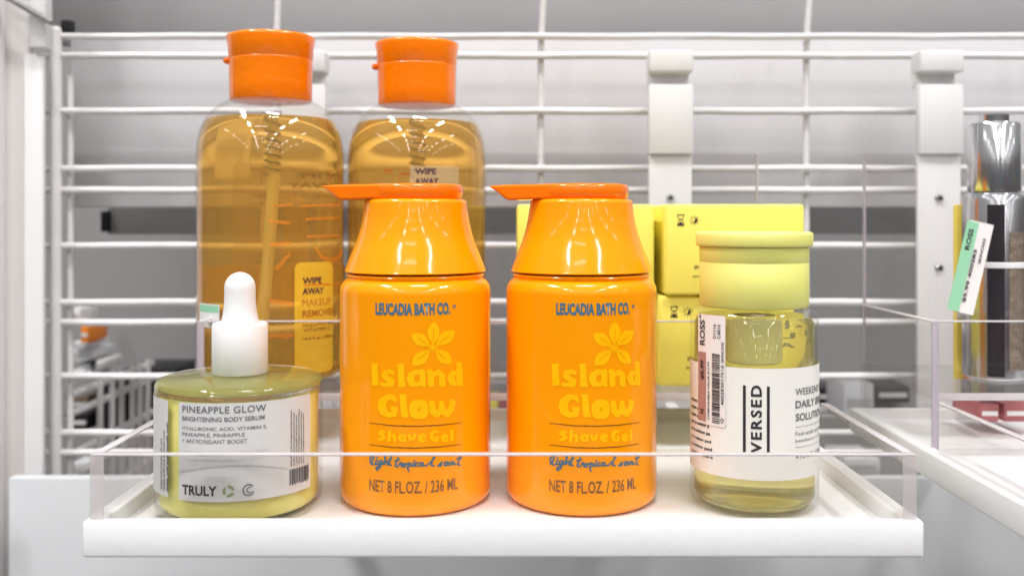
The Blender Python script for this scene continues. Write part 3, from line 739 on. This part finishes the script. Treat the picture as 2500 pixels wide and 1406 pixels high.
# ================================================================== LABELLED SOLUTION BOTTLE
vl = (X(1840, 36.1), 36.1, 0); RV = 2.32
v = empty('toner_bottle', 'clear bottle of yellow liquid with pale yellow pump cap and white label', 'bottle', vl)
nlathe('bottle_shell', 'clear_shell', v, [(0, .1), (1.7, .02)] + arc(RV - .4, .4, .4, -88, 0, 8) + [(RV, 3), (RV, 6.95)] + arc(RV - .3, 6.98, .3, 0, 78, 6) + [(1.9, 7.33), (1.86, 7.45)], 112, ang=60)
nlathe('liquid', 'yellow_liquid', v, [(0, .26), (1.5, .22)] + arc(RV - .52, .58, .38, -88, 0, 6) + [(RV - .14, 3), (RV - .16, 6.75), (RV - .3, 7.0), (0, 7.0)], 112, ang=50)
nlathe('pump_chamber', 'pump_inner', v, [(0, 5.2), (.72, 5.2), (.78, 5.28), (.78, 7.0), (0, 7.01)], 48)
nlathe('pump_collar', 'yellow_cap', v, [(0, 7.34), (1.93, 7.34), (1.98, 7.4), (1.98, 8.93), (1.955, 8.96), (1.955, 8.98), (1.98, 9.01), (1.98, 9.52), (0, 9.53)], 96, ang=50)
nlathe('flip_lid', 'yellow_cap', v, [(0, 9.54), (2.02, 9.54), (2.10, 9.58), (2.12, 9.64), (2.13, 9.98), (2.10, 10.05), (2.03, 10.08), (1.6, 10.09), (0, 10.09)], 96, ang=50)
sv = Cyl(vl, RV)
bm = bmesh.new(); rect(bm, -RV * R(100), 1.45, RV * R(108), 5.35); labv = lay(bm, sv, .012, 'white_label', 'cream_label', v)
bm = bmesh.new(); text_px(bm, sv, 'VERSED', 1833, 940, 1860, 1106, rot=90, bold=.03, space=1.25)
rect_px(bm, sv, 1814, 940, 1821, 1103); rect_px(bm, sv, 1872, 943, 1879, 1103)
lay(bm, sv, .024, 'brand_lettering', 'dark_ink', labv)
bm = bmesh.new()
A0 = RV * R(23.5)
def vt(s, z, h, wd, **k): add_text(bm, s, A0, z, A0 + wd, z + h, **k)
vt('WEEKEND GLOW', 4.38, .25, 2.6, bold=.01)
vt('DAILY BRIGHTENING', 3.93, .27, 3.6, bold=.025); vt('SOLUTION', 3.48, .27, 1.8, bold=.025)
rect(bm, A0, 3.27, A0 + 2.4, 3.285); rect(bm, A0, 2.56, A0 + 2.4, 2.575)
vt('Four-acids combined with', 2.97, .15, 2.4); vt('bearberry + vitamins', 2.7, .15, 2.2); vt('4 FL OZ / 120 ML', 2.16, .17, 1.9, bold=.01)
lay(bm, sv, .024, 'product_lettering', 'grey_ink', labv)
bm = bmesh.new()
for k in range(8): add_text(bm, 'dampen a cotton pad and swipe'[k:k + 14], -RV * R(86), 3.85 - .27 * k, -RV * R(58) + .04 * k, 4.0 - .27 * k, bold=.03)
lay(bm, sv, .024, 'side_lettering', 'dark_ink', labv)
bv = Back(vl, RV)
bm = bmesh.new()
for k, s in enumerate(('HOW TO', 'GLOW BRIGHT', 'DAILY SWIPE', 'USE AT NIGHT')): add_text(bm, s, -1.9, 6.35 - .33 * k, .3, 6.55 - .33 * k, bold=.03)
for k in range(3): add_text(bm, 'avoid eyes and rinse if irritation occurs', -1.6, 1.3 - .16 * k, 1.5, 1.4 - .16 * k, bold=.02)
lay(bm, bv, -.02, 'back_lettering', 'dark_ink', v)
# price sticker
a0, a1 = sv.hit(1707, 900)[0], sv.hit(1772, 900)[0]; z0, z1 = sv.hit(1740, 1038)[1], sv.hit(1740, 769)[1]
bm = bmesh.new(); rrect(bm, a0, z0, a1, z1, .09); sk = lay(bm, sv, .04, 'price_sticker', 'paper', v)
sk.rotation_euler.z = 0
W_ = a1 - a0; H_ = z1 - z0
SU = lambda f: a0 + W_ * f
SV = lambda py: z1 - H_ * (py - 769) / (1038 - 769)
bm = bmesh.new(); rect(bm, SU(.01), SV(1032), SU(.36), SV(862)); lay(bm, sv, .05, 'rose_band', 'rose_ink', sk)
bm = bmesh.new()
add_text(bm, 'ROSS', SU(.10), SV(845), SU(.32), SV(783), rot=90, bold=.02)
add_text(bm, 'D1116', SU(.62), SV(825), SU(.72), SV(790), rot=90, bold=.01); add_text(bm, 'C4816', SU(.76), SV(825), SU(.86), SV(790), rot=90, bold=.01)
add_text(bm, 'SKINCARE', SU(.88), SV(882), SU(.96), SV(832), rot=90, bold=.01)
add_text(bm, 'COMPARABLE VALUE $17.99', SU(.42), SV(1026), SU(.50), SV(884), rot=90, bold=.02)
add_text(bm, '400283017616', SU(.87), SV(985), SU(.96), SV(888), rot=90, bold=.01)
add_text(bm, 'Q', SU(.86), SV(1028), SU(.96), SV(1016), rot=90, bold=.02)
add_text(bm, '$5.99', SU(.13), SV(930), SU(.29), SV(882), rot=90, bold=.04); add_text(bm, 'N', SU(.12), SV(1014), SU(.28), SV(1003), rot=90, bold=.04)
zz = SV(1030); rng = random.Random(5)
while zz < SV(862):
    h = rng.choice((.012, .02, .03, .045)); rect(bm, SU(.58), zz, SU(.84), zz + h); zz += h + rng.choice((.015, .02, .03))
bm.faces.new([bm.verts.new((a, b, 0)) for a, b in ((SU(.06), SV(776)), (SU(.14), SV(782)), (SU(.14), SV(770)))])
lay(bm, sv, .06, 'sticker_print', 'dark_ink', sk)

# ================================================================== YELLOW CARTONS
def carton(px0, px1, D, z0, label, print_=True, dep=7.0, rz=0):
    hw = (X(px1, D) - X(px0, D)) / 2; cx = (X(px0, D) + X(px1, D)) / 2; h = 4.12
    loc = (cx, D, z0)
    t = empty('yellow_box', label, 'box', loc, rz, 'yellow skincare boxes')
    nbox('carton', 'yellow_card', t, -hw, hw, 0, dep, 0, h, bev=.16, seg=3)
    sf = Flat(loc, 0); sf.loc = loc
    bm = bmesh.new()
    ux, uz = -hw + .72, h - .72                        # hourglass
    for s in (-1, 1):
        rect(bm, ux - .17, uz + s * .235 - .022, ux + .17, uz + s * .235 + .022)
    q = lambda pts: bm.faces.new([bm.verts.new((ux + a, uz + b, 0)) for a, b in pts])
    for s in (-1, 1):
        q([(s * .15, .21), (s * .12, .21), (s * .11, .10), (s * .02, .0), (s * .05, .0), (s * .14, .09)][::s]); q([(s * .15, -.21), (s * .12, -.21), (s * .11, -.10), (s * .02, -.0), (s * .05, -.0), (s * .14, -.09)][::-s])
    q([(-.11, -.21), (.11, -.21), (.07, -.12), (0, -.07), (-.07, -.12)]); q([(-.07, .07), (0, .0), (.07, .07)])
    sx, sz = ux + .62, uz                              # half sun
    n = 20
    for k in range(n):
        a, b = 2 * PI * k / n, 2 * PI * (k + 1) / n
        bm.faces.new([bm.verts.new((sx + r * math.cos(t2), sz + r * math.sin(t2), 0)) for r, t2 in ((.12, a), (.145, a), (.145, b), (.12, b))])
    pts = [(sx + .118 * math.cos(R(-100 + 165 * k / 10)), sz + .118 * math.sin(R(-100 + 165 * k / 10))) for k in range(11)]
    bm.faces.new([bm.verts.new((*p, 0)) for p in pts])
    for k in range(8):
        a = R(45 * k); c, s = math.cos(a), math.sin(a); w2 = .014
        bm.faces.new([bm.verts.new((sx + r * c - e * s, sz + r * s + e * c, 0)) for r, e in ((.175, -w2), (.235, -w2), (.235, w2), (.175, w2))])
    add_text(bm, 'INS', ux + .62, h - 2.95, ux + 1.07, h - 2.75, bold=.01)
    add_text(bm, 'AHA-B', ux + .53, h - 3.32, ux + 1.1, h - 3.2)
    lay(bm, sf, .012, 'icons_and_print', 'dark_ink', t)
    bm = bmesh.new()
    for k in range(9): add_text(bm, 'AQUA GLYCERIN CITRUS PEEL'[k:], 1.2, 3.2 - k * .27, 4.6 - .5 * (k % 3), 3.33 - k * .27)
    for vv in bm.verts: vv.co = (-hw - .012, dep - vv.co.x, vv.co.y)
    finish(bm, 'side_lettering', 'grey_ink', t, smooth=False, recalc=False)
    return t
Z1 = TZ
carton(1262, 1598, 44.3, Z1 + 4.17, 'upper yellow box of the left stack, behind the right pump bottle')
carton(1280, 1588, 44.6, Z1, 'lower yellow box of the left stack, hidden behind the right pump bottle')
carton(1623, 1965, 43.9, Z1 + 4.17, 'upper yellow box of the right stack, behind the pale yellow cap', rz=0)
carton(1607, 1940, 44.2, Z1, 'lower yellow box of the right stack, left of the price sticker')

# ================================================================== RIGHT TRAY PRODUCTS
cl = (X(2427, 47), 47, TZ)
c = empty('chrome_bottle', 'tall chrome bottle with stepped cap and speckled stone band on the right tray', 'bottle', cl)
nlathe('cap', 'chrome', c, [(0, 8.9), (1.1, 8.9), (1.18, 8.95), (1.2, 9.1), (1.2, 12.1), (1.14, 12.22), (.72, 12.25), (.68, 12.3), (.68, 12.62), (.6, 12.68), (0, 12.69)], 64)
nlathe('body', 'chrome', c, [(0, .0), (1.3, 0), (1.42, .1), (1.42, 8.5), (1.36, 8.75), (1.18, 8.88), (0, 8.89)], 64)
sc_ = Cyl(cl, 1.42)
bm = bmesh.new(); rect(bm, 0.0, .5, .85, 7.0); lay(bm, sc_, .02, 'stone_band', 'stones', c)
bm = bmesh.new(); rect(bm, 1.05, .4, 1.9, 7.6); lay(bm, sc_, .02, 'red_reflection', 'red_pack', c)  # red reflection on the chrome, put in as a coloured strip
bm = bmesh.new(); rect(bm, -.95, .2, -.2, 8.3); lay(bm, sc_, .02, 'dark_reflection', 'dark_gloss', c)  # dark upright reflection in the chrome, laid on as colour
bm = bmesh.new(); lathe(bm, [(1.44, 5.3), (1.5, 5.33), (1.5, 5.55), (1.44, 5.58)], 64); finish(bm, 'silver_ring', 'white_plastic', c)
e = pack(2334, 2352, 500, 925, 49, 'tube_yellow', 'slim yellow tube box left of the chrome bottle', dep=.35)
e = pack(2353, 2372, 492, 925, 49.5, 'tube_orange', 'slim orange box between yellow one and chrome bottle', dep=.35)
tg = empty('price_tag', 'tilted green and white price tag in front of the slim boxes', 'price tag', P(2342, 762, 45.2), 0)
nbox('card', 'paper', tg, -.45, .65, -.02, .02, 0, 4.3); nbox('green_band', 'green_paper', tg, -.6, -.05, -.05, -.025, .02, 4.25)
bm = bmesh.new()
for k in range(3): add_text(bm, ('ROSS', '$5.99 400283', 'SKINCARE')[k], (-.45, -.02, .3)[k], (2.9, .5, 2.4)[k], (-.22, .16, .42)[k], (3.9, 3.0, 3.6)[k], rot=90, bold=.03)
for vv in bm.verts: vv.co = (vv.co.x, -.06, vv.co.y)
finish(bm, 'tag_lettering', 'dark_ink', tg, smooth=False, recalc=False)
tg.rotation_euler = (0, R(13), 0)
pack(2392, 2440, 985, 1030, 47, 'red_pack', 'small red box under the clear tier of the right tray', dep=3)
pack(2450, 2530, 985, 1030, 47.5, 'red_pack', 'second red box under the clear tier, cut by the photo edge', dep=3)
